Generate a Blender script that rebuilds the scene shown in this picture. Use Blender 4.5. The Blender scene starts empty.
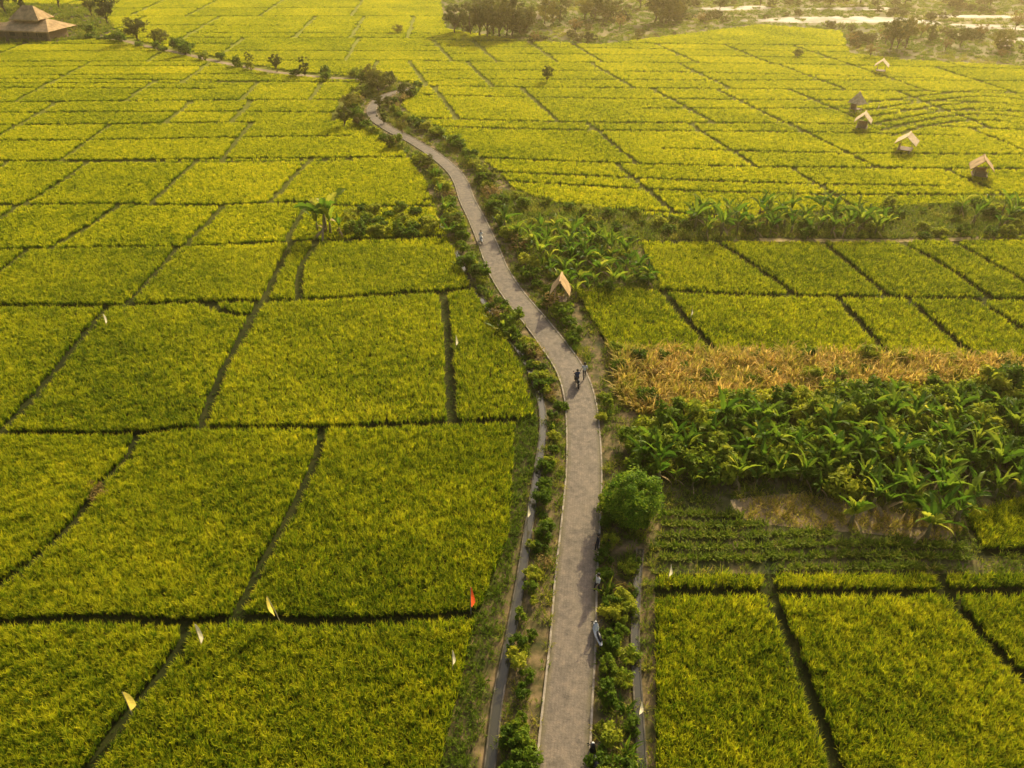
import bpy, math, random
import numpy as np
from mathutils import Vector, Matrix
rng=np.random.default_rng(7); random.seed(7)
S=bpy.context.scene
COL=S.collection
# ------------------------------------------------------------------ camera
H=37.0; FPX=750.0; PITCH=math.radians(34.4)
cd=bpy.data.cameras.new("camera"); cam=bpy.data.objects.new("camera",cd); COL.objects.link(cam)
cd.sensor_width=36; cd.lens=FPX/1024*36; cd.clip_end=9000; cd.clip_start=0.5
cam.location=(0,0,H); cam.rotation_euler=(math.pi/2-PITCH,0,0); S.camera=cam
sp,cp=math.sin(PITCH),math.cos(PITCH)
def P(x,y):
    """survey: photo bearing -> metric position on the level ground"""
    u=(x-512)/FPX; v=(y-384)/FPX; t=H/(sp+v*cp)
    return np.array([t*u, t*(cp-v*sp)])
def PL(l): return np.array([P(a,b) for a,b in l])
def toimg(pts):
    X=pts[:,0];Y=pts[:,1]; zc=Y*cp+H*sp; yc=Y*sp-H*cp
    return np.stack([512+FPX*X/zc,384-FPX*yc/zc],1)
def snoise(x,y,s,seed=0):
    r=np.random.default_rng(seed); o=np.zeros_like(x)
    for i in range(7):
        a=r.uniform(0,6.28); k=6.28/s*r.uniform(.5,1.8); o+=np.sin(k*(x*math.cos(a)+y*math.sin(a))+r.uniform(0,6.28))
    return o/3.5
def catmull(p,step=0.6):
    p=np.asarray(p); out=[]
    q=np.vstack([2*p[0]-p[1],p,2*p[-1]-p[-2]])
    for i in range(1,len(q)-2):
        n=max(2,int(np.linalg.norm(q[i+1]-q[i])/step))
        for t in np.linspace(0,1,n,endpoint=False):
            a,b,c,d=q[i-1],q[i],q[i+1],q[i+2]
            out.append(.5*((2*b)+(-a+c)*t+(2*a-5*b+4*c-d)*t*t+(-a+3*b-3*c+d)*t**3))
    out.append(p[-1]); return np.array(out)
def inpoly(pts,poly):
    x,y=pts[:,0],pts[:,1]; ins=np.zeros(len(pts),bool); n=len(poly)
    for i in range(n):
        x1,y1=poly[i];x2,y2=poly[(i+1)%n]
        if y1==y2: continue
        c=((y1>y)!=(y2>y))&(x<(x2-x1)*(y-y1)/(y2-y1)+x1); ins^=c
    return ins
def nearline(pts,line,hw):
    m=np.zeros(len(pts),bool); line=np.asarray(line)
    for a,b in zip(line[:-1],line[1:]):
        lo=np.minimum(a,b)-hw; hi=np.maximum(a,b)+hw
        k=np.nonzero((pts[:,0]>lo[0])&(pts[:,0]<hi[0])&(pts[:,1]>lo[1])&(pts[:,1]<hi[1])&~m)[0]
        if len(k)==0: continue
        d=b-a; L=max(d@d,1e-9); t=np.clip(((pts[k]-a)@d)/L,0,1)
        q=a+t[:,None]*d; m[k[np.linalg.norm(pts[k]-q,axis=1)<hw]]=True
    return m
# ------------------------------------------------------------------ materials
def newmat(n):
    m=bpy.data.materials.new(n); m.use_nodes=True; nt=m.node_tree
    for x in list(nt.nodes): nt.nodes.remove(x)
    o=nt.nodes.new('ShaderNodeOutputMaterial'); return m,nt,o
def ramp(nt,fac,stops):
    r=nt.nodes.new('ShaderNodeValToRGB'); e=r.color_ramp.elements
    e[0].position,e[0].color=stops[0][0],(*stops[0][1],1); e[1].position,e[1].color=stops[-1][0],(*stops[-1][1],1)
    for p,c in stops[1:-1]:
        k=e.new(p); k.color=(*c,1)
    nt.links.new(fac,r.inputs[0]); return r.outputs[0]
def noise(nt,scale,detail=4,vec=None,rough=.55):
    n=nt.nodes.new('ShaderNodeTexNoise'); n.inputs['Scale'].default_value=scale; n.inputs['Detail'].default_value=detail; n.inputs['Roughness'].default_value=rough
    if vec is None:
        g=nt.nodes.new('ShaderNodeNewGeometry'); vec=g.outputs['Position']
    nt.links.new(vec,n.inputs['Vector']); return n.outputs['Fac']
def mixc(nt,f,a,b,mode='MIX'):
    m=nt.nodes.new('ShaderNodeMix'); m.data_type='RGBA'; m.blend_type=mode
    for s,v in ((m.inputs[0],f),(m.inputs[6],a),(m.inputs[7],b)):
        if isinstance(v,(int,float)): s.default_value=v
        elif isinstance(v,tuple): s.default_value=(*v,1)
        else: nt.links.new(v,s)
    return m.outputs[2]
def math_(nt,op,a,b=0.0,c=0.0):
    m=nt.nodes.new('ShaderNodeMath'); m.operation=op
    for s,v in zip(m.inputs,(a,b,c)):
        if isinstance(v,(int,float)): s.default_value=v
        else: nt.links.new(v,s)
    return m.outputs[0]
def foliage(name,stops,inst=False,trans=.4,rough=.6,spec=.12,wb=.4):
    m,nt,o=newmat(name)
    a=nt.nodes.new('ShaderNodeAttribute'); a.attribute_name='bt'
    if inst:
        t=nt.nodes.new('ShaderNodeAttribute'); t.attribute_type='INSTANCER'; t.attribute_name='tint'; tv=t.outputs['Fac']
    else:
        t=nt.nodes.new('ShaderNodeObjectInfo'); tv=t.outputs['Random']
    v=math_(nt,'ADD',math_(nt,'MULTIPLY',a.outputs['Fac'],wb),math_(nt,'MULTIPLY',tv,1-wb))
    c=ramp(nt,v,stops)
    p=nt.nodes.new('ShaderNodeBsdfPrincipled'); p.inputs['Roughness'].default_value=rough
    p.inputs['Specular IOR Level'].default_value=spec
    nt.links.new(c,p.inputs['Base Color'])
    tr=nt.nodes.new('ShaderNodeBsdfTranslucent'); nt.links.new(c,tr.inputs['Color'])
    mx=nt.nodes.new('ShaderNodeMixShader'); mx.inputs[0].default_value=trans
    nt.links.new(p.outputs[0],mx.inputs[1]); nt.links.new(tr.outputs[0],mx.inputs[2]); nt.links.new(mx.outputs[0],o.inputs[0])
    return m
def surf(name,stops,scale=1.0,detail=6,rough=.85,bump=.3,bscale=None,metal=0,spec=.3):
    m,nt,o=newmat(name); c=ramp(nt,noise(nt,scale,detail),stops)
    p=nt.nodes.new('ShaderNodeBsdfPrincipled'); p.inputs['Roughness'].default_value=rough; p.inputs['Metallic'].default_value=metal
    p.inputs['Specular IOR Level'].default_value=spec
    nt.links.new(c,p.inputs['Base Color'])
    if bump:
        b=nt.nodes.new('ShaderNodeBump'); b.inputs['Strength'].default_value=bump; b.inputs['Distance'].default_value=.05
        nt.links.new(noise(nt,bscale or scale*6,5),b.inputs['Height']); nt.links.new(b.outputs[0],p.inputs['Normal'])
    nt.links.new(p.outputs[0],o.inputs[0]); return m
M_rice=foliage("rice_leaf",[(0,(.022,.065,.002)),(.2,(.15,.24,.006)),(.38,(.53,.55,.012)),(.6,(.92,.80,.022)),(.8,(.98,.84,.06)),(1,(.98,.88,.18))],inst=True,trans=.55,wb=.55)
M_grass=foliage("grass_leaf",[(0,(.04,.10,.006)),(.35,(.20,.28,.016)),(.6,(.50,.43,.05)),(.8,(.84,.56,.16)),(1,(.96,.73,.28))],inst=True,trans=.48)
M_shrub=foliage("shrub_leaf",[(0,(.035,.09,.007)),(.5,(.19,.28,.016)),(1,(.66,.60,.045))],trans=.48)
M_tree=foliage("tree_leaf",[(0,(.025,.05,.006)),(.5,(.12,.14,.016)),(1,(.40,.34,.045))],trans=.45)
M_treei=foliage("woodland_leaf",[(0,(.03,.045,.010)),(.5,(.11,.11,.02)),(1,(.32,.25,.06))],inst=True,trans=.45)
M_drytree=foliage("dry_tree_leaf",[(0,(.13,.09,.02)),(.5,(.32,.22,.06)),(1,(.52,.38,.12))],trans=.45)
M_ban=foliage("banana_leaf",[(0,(.045,.12,.008)),(.4,(.14,.24,.015)),(.72,(.42,.45,.035)),(1,(.90,.78,.10))],trans=.56,rough=.5,spec=.22,wb=.75)
M_bandry=surf("banana_dry_leaf",[(.3,(.28,.18,.07)),(.7,(.55,.39,.18))],3)
M_stem=surf("banana_stem",[(.3,(.14,.13,.04)),(.7,(.32,.25,.11))],4)
M_bark=surf("bark",[(.3,(.05,.04,.025)),(.7,(.15,.11,.07))],6)
M_thatch=surf("thatch",[(.3,(.50,.35,.19)),(.7,(.88,.68,.42))],2.5,8,.95,.5,14)
M_thatchd=surf("golden_thatch",[(.3,(.36,.22,.10)),(.7,(.72,.48,.23))],.9,8,.95,.8,6)
M_wood=surf("weathered_wood",[(.3,(.14,.09,.06)),(.7,(.32,.22,.14))],5)
M_wall=surf("bamboo_wall",[(.3,(.20,.13,.07)),(.7,(.42,.28,.15))],5)
M_bamboo=surf("bamboo",[(.3,(.4,.32,.17)),(.7,(.62,.52,.32))],5)
M_conc=surf("canal_concrete",[(.3,(.03,.03,.018)),(.52,(.10,.085,.06)),(.75,(.24,.20,.15))],1.3)
M_kerb=surf("kerb_concrete",[(.3,(.15,.12,.09)),(.5,(.34,.28,.21)),(.75,(.55,.47,.36))],1.6)
def cloth(n,c): 
    return foliage(n,[(0,tuple(x*.8 for x in c)),(1,c)],trans=.55)
M_red=cloth("red_cloth",(.95,.14,.04)); M_white=cloth("cream_cloth",(.95,.86,.62)); M_yel=cloth("yellow_cloth",(1.0,.80,.16))
def plain(n,c,rough=.5,metal=0):
    m=surf(n,[(.3,tuple(x*.85 for x in c)),(.7,tuple(min(1,x*1.1) for x in c))],8,3,rough,0,metal=metal); return m
M_shirt=plain("white_shirt",(.80,.77,.70),.8); M_lip=plain("lip",(.3,.1,.08))
M_skin=plain("skin",(.36,.22,.14)); M_dark=plain("dark_cloth",(.03,.03,.04),.9); M_blue=plain("blue_denim",(.05,.07,.13),.9); M_hair=plain("black_hair",(.012,.01,.01))
M_tyre=plain("rubber",(.02,.02,.02),.8); M_metal=plain("steel",(.5,.5,.5),.3,.9); M_black=plain("black_paint",(.02,.02,.025),.35); M_wpaint=plain("white_paint",(.75,.75,.75),.35); M_glass=plain("lamp_glass",(.8,.8,.75),.1)
m,nt,o=newmat("paddy_earth")
n1=noise(nt,.35,8); n2=noise(nt,4,6)
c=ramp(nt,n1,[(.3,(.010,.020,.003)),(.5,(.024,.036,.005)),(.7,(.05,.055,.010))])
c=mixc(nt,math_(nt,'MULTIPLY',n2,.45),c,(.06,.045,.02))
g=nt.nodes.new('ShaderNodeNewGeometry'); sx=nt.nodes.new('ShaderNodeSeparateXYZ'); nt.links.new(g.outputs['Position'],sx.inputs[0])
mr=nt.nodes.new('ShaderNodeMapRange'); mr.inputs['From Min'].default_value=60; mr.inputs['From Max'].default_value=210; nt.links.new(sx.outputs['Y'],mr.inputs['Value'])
c=mixc(nt,mr.outputs[0],c,(.28,.28,.03))  # earth pales towards the far fields, a haze fade painted into base colour
p=nt.nodes.new('ShaderNodeBsdfPrincipled'); p.inputs['Roughness'].default_value=.95; p.inputs['Specular IOR Level'].default_value=.1
b=nt.nodes.new('ShaderNodeBump'); b.inputs['Strength'].default_value=.5; b.inputs['Distance'].default_value=.1
nt.links.new(n2,b.inputs['Height']); nt.links.new(b.outputs[0],p.inputs['Normal'])
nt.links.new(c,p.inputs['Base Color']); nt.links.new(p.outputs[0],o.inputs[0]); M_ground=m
M_soil=surf("verge_soil",[(.25,(.03,.045,.008)),(.45,(.11,.09,.03)),(.7,(.36,.24,.12))],.9,8,.95,.6,5)
M_dry=surf("dry_soil",[(.25,(.20,.15,.05)),(.5,(.40,.28,.11)),(.75,(.6,.42,.2))],.6,8,.95,.6,5)
M_track=surf("track_soil",[(.25,(.14,.11,.05)),(.5,(.32,.23,.12)),(.75,(.48,.35,.2))],.4,8,.95,.6,5)
M_grove=surf("grove_soil",[(.3,(.04,.055,.012)),(.5,(.12,.11,.03)),(.7,(.34,.24,.11))],.5,8,.95,.6,5)
M_scrub=surf("scrub_soil",[(.3,(.10,.10,.02)),(.5,(.22,.18,.05)),(.7,(.40,.29,.12))],.05,9,.95,.4,1)
# road
m,nt,o=newmat("road_paving")
uv=nt.nodes.new('ShaderNodeUVMap'); uv.uv_map='UVMap'
br=nt.nodes.new('ShaderNodeTexBrick'); br.inputs['Scale'].default_value=1; br.inputs['Brick Width'].default_value=.34; br.inputs['Row Height'].default_value=.17
br.inputs['Mortar Size'].default_value=.006; br.inputs['Color1'].default_value=(.215,.172,.130,1); br.inputs['Color2'].default_value=(.175,.142,.110,1); br.inputs['Mortar'].default_value=(.12,.095,.075,1)
nt.links.new(uv.outputs[0],br.inputs['Vector'])
c=mixc(nt,1.0,br.outputs['Color'],ramp(nt,noise(nt,2.0,11,rough=.85),[(.34,(.45,.45,.44)),(.5,(1.0,1.0,1.0)),(.66,(1.65,1.55,1.4))]),'MULTIPLY')
c=mixc(nt,ramp(nt,noise(nt,.30,7,rough=.7),[(.46,(0,0,0)),(.68,(.55,.55,.55))]),c,(.30,.235,.165))
c=mixc(nt,ramp(nt,noise(nt,.45,8,rough=.75),[(.53,(0,0,0)),(.70,(.5,.5,.5))]),c,(.085,.07,.05))
sv=nt.nodes.new('ShaderNodeSeparateXYZ'); nt.links.new(uv.outputs[0],sv.inputs[0])
edge=math_(nt,'ABSOLUTE',sv.outputs[1]); edge=math_(nt,'ADD',edge,math_(nt,'MULTIPLY',noise(nt,1.2,5),.5))
c=mixc(nt,ramp(nt,edge,[(1.15/2,(0,0,0)),(.99,(0,0,0)),(1.0,(.0,.0,.0))]),c,(.2,.15,.1))
mr2=nt.nodes.new('ShaderNodeMapRange'); mr2.inputs['From Min'].default_value=1.2; mr2.inputs['From Max'].default_value=1.5; mr2.inputs['To Max'].default_value=.75; nt.links.new(edge,mr2.inputs['Value'])
c=mixc(nt,mr2.outputs[0],c,(.13,.11,.05))
p=nt.nodes.new('ShaderNodeBsdfPrincipled'); p.inputs['Roughness'].default_value=.75; p.inputs['Specular IOR Level'].default_value=.25
b=nt.nodes.new('ShaderNodeBump'); b.inputs['Strength'].default_value=.6; b.inputs['Distance'].default_value=.03
nt.links.new(noise(nt,9,5),b.inputs['Height']); nt.links.new(b.outputs[0],p.inputs['Normal'])
nt.links.new(c,p.inputs['Base Color']); nt.links.new(p.outputs[0],o.inputs[0]); M_road=m
m,nt,o=newmat("water"); p=nt.nodes.new('ShaderNodeBsdfPrincipled'); p.inputs['Base Color'].default_value=(.06,.055,.035,1); p.inputs['Roughness'].default_value=.08
b=nt.nodes.new('ShaderNodeBump'); b.inputs['Strength'].default_value=.3; nt.links.new(noise(nt,2,3),b.inputs['Height']); nt.links.new(b.outputs[0],p.inputs['Normal'])
nt.links.new(p.outputs[0],o.inputs[0]); M_water=m
M_pond=surf("flooded_mud_shine",[(.38,(.20,.16,.09)),(.52,(.44,.36,.25)),(.66,(.64,.54,.4))],.10,6,.7,0,spec=.1)  # pale matte tones stand in for the sky reflected on the water
# ------------------------------------------------------------------ mesh helpers
def mesh_np(name,verts,faces,mats,mi=None,bt=None,smooth=False,uv=None):
    me=bpy.data.meshes.new(name); me.from_pydata([tuple(v) for v in verts],[],[tuple(f) for f in faces])
    for mt in (mats if isinstance(mats,(list,tuple)) else [mats]): me.materials.append(mt)
    if mi is not None: me.polygons.foreach_set('material_index',np.asarray(mi,dtype=np.int32))
    if bt is not None:
        a=me.attributes.new('bt','FLOAT','POINT'); a.data.foreach_set('value',np.asarray(bt,dtype=np.float32))
    if smooth: me.polygons.foreach_set('use_smooth',np.ones(len(me.polygons),bool))
    me.update(); return me
def link(name,me,loc=(0,0,0),rz=0,sc=1,parent=None,**props):
    o=bpy.data.objects.new(name,me); o.location=loc; o.rotation_euler=(0,0,rz); o.scale=(sc,sc,sc) if isinstance(sc,(int,float)) else sc
    COL.objects.link(o)
    if parent: o.parent=parent
    for k,v in props.items(): o[k]=v
    return o
def poly_sheet(name,pts,z,mat,label,cat):
    me=bpy.data.meshes.new(name); import bmesh
    bm=bmesh.new(); vs=[bm.verts.new((a,b,z)) for a,b in pts]; f=bm.faces.new(vs); f.normal_update()
    if f.normal.z<0: f.normal_flip()
    bmesh.ops.triangulate(bm,faces=[f]); bm.to_mesh(me); bm.free(); me.materials.append(mat)
    return link(name,me,kind="structure",label=label,category=cat)
class MB:
    def __init__(s): s.v=[];s.f=[];s.m=[];s.b=[]
    def box(s,c,d,mi=0,rot=None):
        n=len(s.v); R=rot or Matrix.Identity(3)
        for z in(-1,1):
            for x,y in((-1,-1),(1,-1),(1,1),(-1,1)):
                s.v.append(tuple(Vector(c)+R@Vector((x*d[0]/2,y*d[1]/2,z*d[2]/2)))); s.b.append(.5)
        for f in((3,2,1,0),(4,5,6,7),(0,1,5,4),(1,2,6,5),(2,3,7,6),(3,0,4,7)): s.f.append(tuple(n+i for i in f)); s.m.append(mi)
    def tube(s,pts,rs,n=7,mi=0,cap=True):
        pts=[Vector(p) for p in pts]; base=len(s.v)
        for i,p in enumerate(pts):
            t=(pts[min(i+1,len(pts)-1)]-pts[max(i-1,0)]).normalized()
            a=t.cross(Vector((0,0,1)) if abs(t.z)<.9 else Vector((1,0,0))).normalized(); b=t.cross(a)
            for k in range(n):
                an=6.2832*k/n; s.v.append(tuple(p+(a*math.cos(an)+b*math.sin(an))*rs[i])); s.b.append(.5)
        for i in range(len(pts)-1):
            for k in range(n):
                s.f.append((base+i*n+k,base+i*n+(k+1)%n,base+(i+1)*n+(k+1)%n,base+(i+1)*n+k)); s.m.append(mi)
        if cap:
            s.f.append(tuple(base+k for k in range(n))[::-1]); s.m.append(mi)
            l=base+(len(pts)-1)*n; s.f.append(tuple(l+k for k in range(n))); s.m.append(mi)
    def poly(s,vs,mi=0,b=.5):
        n=len(s.v); s.v+= [tuple(v) for v in vs]; s.b+=[b]*len(vs); s.f.append(tuple(range(n,n+len(vs)))); s.m.append(mi)
    def mesh(s,name,mats,smooth=False): return mesh_np(name,s.v,s.f,mats,s.m,s.b,smooth)
def blades(nb,rad,h0,h1,w,seed,lean=.35,tips=.35):
    r=np.random.default_rng(seed); V=[];F=[];B=[]
    for i in range(nb):
        a=r.uniform(0,6.283); d=rad*math.sqrt(r.uniform()); bx,by=d*math.cos(a),d*math.sin(a)
        h=r.uniform(h0,h1); la=a+r.uniform(-.9,.9); L=lean*h*r.uniform(.4,1.3); wa=la+1.57+r.uniform(-.5,.5)
        wx,wy=math.cos(wa)*w/2,math.sin(wa)*w/2; dx,dy=math.cos(la),math.sin(la); t=r.uniform(0,1); n=len(V)
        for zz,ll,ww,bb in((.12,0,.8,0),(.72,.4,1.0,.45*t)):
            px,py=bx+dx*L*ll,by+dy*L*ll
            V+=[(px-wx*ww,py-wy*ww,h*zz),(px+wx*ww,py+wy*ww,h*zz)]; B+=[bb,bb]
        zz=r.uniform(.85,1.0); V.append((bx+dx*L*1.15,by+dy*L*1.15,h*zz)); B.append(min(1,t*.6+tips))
        F+=[(n,n+1,n+3,n+2),(n+2,n+3,n+4)]
    return V,F,B
def loose(name,VFB,mat):
    V,F,B=VFB; me=mesh_np(name,V,F,mat,None,B); return bpy.data.objects.new(name,me)
def scatter(name,pts,z,rot,scl,tint,vid,variants,mat,label,cat):
    N=len(pts); me=bpy.data.meshes.new(name); me.vertices.add(N)
    co=np.zeros((N,3),np.float32); co[:,:2]=pts; co[:,2]=z; me.vertices.foreach_set('co',co.ravel())
    def at(n,t,v,k='value'):
        a=me.attributes.new(n,t,'POINT'); a.data.foreach_set(k,np.ascontiguousarray(v).ravel())
    at('rot','FLOAT_VECTOR',rot.astype(np.float32),'vector'); at('scl','FLOAT_VECTOR',scl.astype(np.float32),'vector')
    at('tint','FLOAT',tint.astype(np.float32)); at('vid','INT',vid.astype(np.int32)); me.update(); me.materials.append(mat)
    ob=link(name,me,kind="stuff",label=label,category=cat)
    ng=bpy.data.node_groups.new(name+"_scatter",'GeometryNodeTree'); ng.interface.new_socket('Geometry',in_out='INPUT',socket_type='NodeSocketGeometry'); ng.interface.new_socket('Geometry',in_out='OUTPUT',socket_type='NodeSocketGeometry')
    gi=ng.nodes.new('NodeGroupInput'); go=ng.nodes.new('NodeGroupOutput'); jn=ng.nodes.new('GeometryNodeJoinGeometry')
    def na(n,t):
        x=ng.nodes.new('GeometryNodeInputNamedAttribute'); x.data_type=t; x.inputs['Name'].default_value=n; return x.outputs[0]
    for k,vo in enumerate(variants):
        oi=ng.nodes.new('GeometryNodeObjectInfo'); oi.inputs['Object'].default_value=vo; oi.inputs['As Instance'].default_value=True
        cm=ng.nodes.new('FunctionNodeCompare'); cm.data_type='INT'; cm.operation='EQUAL'; ng.links.new(na('vid','INT'),cm.inputs[2]); cm.inputs[3].default_value=k
        ip=ng.nodes.new('GeometryNodeInstanceOnPoints'); ng.links.new(gi.outputs[0],ip.inputs['Points']); ng.links.new(cm.outputs[0],ip.inputs['Selection'])
        ng.links.new(oi.outputs['Geometry'],ip.inputs['Instance']); ng.links.new(na('rot','FLOAT_VECTOR'),ip.inputs['Rotation']); ng.links.new(na('scl','FLOAT_VECTOR'),ip.inputs['Scale'])
        ng.links.new(ip.outputs[0],jn.inputs[0])
    ng.links.new(jn.outputs[0],go.inputs[0])
    md=ob.modifiers.new('scatter','NODES'); md.node_group=ng; return ob
def rots(N,tilt=.12):
    r=np.zeros((N,3)); r[:,0]=rng.normal(0,tilt,N); r[:,1]=rng.normal(0,tilt,N); r[:,2]=rng.uniform(0,6.283,N); return r
# ------------------------------------------------------------------ ground & big sheets
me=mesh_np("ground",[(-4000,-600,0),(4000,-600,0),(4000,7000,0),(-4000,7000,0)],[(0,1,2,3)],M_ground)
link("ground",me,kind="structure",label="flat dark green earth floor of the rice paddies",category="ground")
corr_i=[(425,830),(440,768),(475,622),(508,540),(515,425),(533,418),(522,375),(500,330),(470,290),(452,250),(436,215),(427,185),(405,155),(374,132),(350,120),(348,98),(360,84),(390,80),(420,86),(402,105),(418,122),(452,145),(490,165),(515,190),(560,207),(600,230),(640,245),(662,288),(575,292),(610,352),(640,400),(650,470),(655,570),(656,768),(660,830)]
CORR=PL(corr_i)
poly_sheet("verge_ground",CORR,.004,M_soil,"brown earth and weeds beside the winding lane","ground")
B1=PL([(500,190),(560,205),(600,210),(680,222),(800,214),(900,208),(1100,196),(1100,236),(1000,238),(900,241),(720,241),(628,243),(662,288),(655,292),(575,292),(540,270),(505,230)])
G2=PL([(610,352),(760,354),(900,358),(1100,362),(1100,520),(1030,500),(965,517),(985,556),(1100,556),(1100,574),(650,574),(650,470),(640,400)])
poly_sheet("strip_ground",B1,.008,M_grove,"weedy earth under banana plants","ground")
poly_sheet("grove_ground",G2,.012,M_grove,"shaded earth under the banana grove","ground")
DRY=PL([(612,353),(760,355),(890,357),(1080,363),(1080,382),(900,386),(820,398),(700,412),(640,415),(622,400)])
poly_sheet("dry_ground",DRY,.016,M_dry,"dry straw coloured earth beside the grove","ground")
DEAD=PL([(730,500),(800,494),(870,508),(940,520),(965,530),(940,540),(870,534),(800,528),(745,520)])
poly_sheet("dead_leaf_ground",catmull(np.vstack([DEAD,DEAD[:1]]),1)[:-1],.020,M_track,"brown patch of dead leaves beside the grove","ground")
FAR=PL([(445,30),(520,42),(600,46),(680,36),(760,26),(840,32),(850,55),(920,62),(1100,72),(1500,85),(1500,-60),(436,-60),(440,0)])
poly_sheet("scrub_ground",FAR,.02,M_scrub,"dry brown green scrub land beyond the paddies","ground")
YARD=PL([(-90,48),(60,43),(95,40),(115,30),(100,6),(-90,2)])
poly_sheet("yard_ground",YARD,.004,M_soil,"earth yard around the thatched house","ground")
# ------------------------------------------------------------------ road
road_i=[(560,840),(563,768),(568,700),(573,640),(576,580),(581,520),(584,470),(583,430),(580,400),(571,372),(554,346),(534,320),(515,297),(499,272),(488,245),(477,220),(467,200),(461,183),(452,170),(434,155),(410,140),(390,130),(375,119),(372,108),(382,98),(398,92),(412,90)]
ROAD=catmull(PL(road_i),.7)
def strip_mesh(name,line,prof,mat,taper=False):
    t=np.gradient(line,axis=0); t/=np.linalg.norm(t,axis=1)[:,None]; n=np.stack([t[:,1],-t[:,0]],1)
    V=[];F=[];K=len(prof)
    L=np.concatenate([[0],np.cumsum(np.linalg.norm(np.diff(line,axis=0),axis=1))])
    for p,q in zip(line,n):
        s=1-.36*min(1,max(0,(p[1]-50)/85)) if taper else 1
        for o_,z in prof: V.append((p[0]+q[0]*o_*s,p[1]+q[1]*o_*s,z))
    for i in range(len(line)-1):
        for k in range(K-1): F.append((i*K+k,i*K+k+1,(i+1)*K+k+1,(i+1)*K+k))
    me=mesh_np(name,V,F,mat); uvl=me.uv_layers.new(name='UVMap'); d=uvl.data
    for poly in me.polygons:
        for li in poly.loop_indices:
            vi=me.loops[li].vertex_index; d[li].uv=(L[vi//K],prof[vi%K][0])
    return me
RW=2.5
link("road",strip_mesh("road",ROAD,[(-RW/2,.09),(-.4,.105),(.4,.105),(RW/2,.09)],M_road,True),kind="structure",label="narrow brown paved lane winding through rice paddies",category="road")
for s in(-1,1):
    a=s*RW/2; pr=[(a,0),(a,.125),(a+s*.12,.125),(a+s*.12,0)]
    if s<0: pr=pr[::-1]
    link("kerb",strip_mesh("kerb",ROAD,pr,M_kerb,True),kind="structure",label="pale concrete edging of the lane",category="kerb")
track_i=[(412,88),(395,84),(372,80),(330,78),(290,74),(255,69),(215,61),(180,53),(145,46),(120,40),(80,38)]
TRACK=catmull(PL(track_i),2)
link("path",strip_mesh("path",TRACK,[(-.9,.03),(.9,.03)],M_track),kind="structure",label="dirt track leading to the thatched house",category="path")
track2=catmull(PL([(1100,235),(1024,237),(940,240),(860,241),(760,240)]),2)
link("path",strip_mesh("path",track2,[(-.5,.03),(.5,.03)],M_dry),kind="structure",label="pale footpath along the edge of the fields",category="path")
canL=catmull(PL([(478,840),(490,768),(498,700),(510,640),(521,580),(530,520),(538,470),(543,430),(540,400),(527,365),(507,335),(487,308),(469,280),(456,252)]),.8)
canR=catmull(PL([(645,840),(642,768),(638,700),(635,640),(637,590),(640,550)]),.8)
for c_,w_ in((canL,.44),(canR,.36)):
    link("irrigation_canal",strip_mesh("irrigation_canal",c_,[(-w_/2-.08,0),(-w_/2-.08,.18),(-w_/2,.18),(-w_/2,.05),(w_/2,.05),(w_/2,.18),(w_/2+.08,.18),(w_/2+.08,0)],M_conc),kind="structure",label="narrow concrete irrigation channel beside the lane",category="canal")
    link("water",strip_mesh("water",c_,[(-w_/2+.003,.12),(w_/2-.003,.12)],M_water),kind="structure",label="shallow water in the irrigation channel",category="water")
PONDS=[]
for pl in([(735,21),(790,17.5),(850,16.5),(900,18),(940,22),(930,24.5),(880,23),(800,23)],[(950,24),(1000,25),(1060,28),(1060,31),(1000,29.5),(955,27.5)],[(800,9),(870,7),(900,9),(850,10.5)],[(930,15),(1040,16),(1040,18.5),(950,17.5)],[(1000,38),(1060,38),(1060,41.5),(1010,41)],[(700,8),(760,6),(770,9),(710,10.5)]):
    q=catmull(np.vstack([PL(pl),PL(pl)[:1]]),3)[:-1]; PONDS.append(q)
    poly_sheet("flooded_plot",q,.05,M_pond,"pale flooded plot with sky shine painted into its colour","flooded plot")
# ------------------------------------------------------------------ bund lines
bl=[]
def B(*l): bl.append(catmull(PL(l),1.5))
B((-150,632),(0,627),(100,622),(190,627),(240,622),(330,626),(420,622),(480,617))
B((-150,440),(0,437),(130,437),(200,431),(320,431),(420,428),(515,424))
B((138,440),(128,462),(105,485),(85,515),(40,560),(0,588),(-80,640))
B((322,432),(318,460),(290,520),(262,570),(238,620))
B((190,628),(180,655),(150,692),(120,730),(90,775),(60,820))
B((-150,312),(0,309),(100,309),(200,305),(300,303),(380,298),(450,294),(475,290))
B((108,312),(80,345),(40,395),(0,437)); B((262,304),(240,345),(220,385),(203,430)); B((443,297),(448,340),(452,424)); B((205,306),(235,318),(255,317))
B((-150,253),(0,252),(100,250),(200,248),(300,243),(380,241),(445,238))
B((180,250),(155,278),(128,307)); B((292,246),(280,270),(265,302)); B((318,244),(302,270),(299,300)); B((28,253),(0,275),(-50,309))
B((-150,207),(0,207),(100,206),(210,207),(300,204),(350,208),(430,208))
B((120,207),(90,228),(50,250)); B((225,206),(205,228),(185,248)); B((308,206),(296,225),(288,243)); B((20,207),(-40,250))
B((-150,166),(0,163),(100,162),(200,161),(300,160),(405,159))
B((198,162),(175,183),(152,205)); B((310,162),(290,183),(270,205)); B((90,163),(60,185),(25,206)); B((10,163),(-60,206))
B((628,243),(720,243),(900,242),(1150,240)); B((640,291),(700,296),(800,299),(1150,304))
B((715,243),(755,270),(795,298)); B((820,243),(850,268),(888,299)); B((897,243),(945,270),(990,301)); B((950,243),(1024,285),(1050,302))
B((660,293),(688,325),(712,352)); B((835,300),(885,354)); B((905,301),(968,356)); B((975,302),(1060,358))
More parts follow.
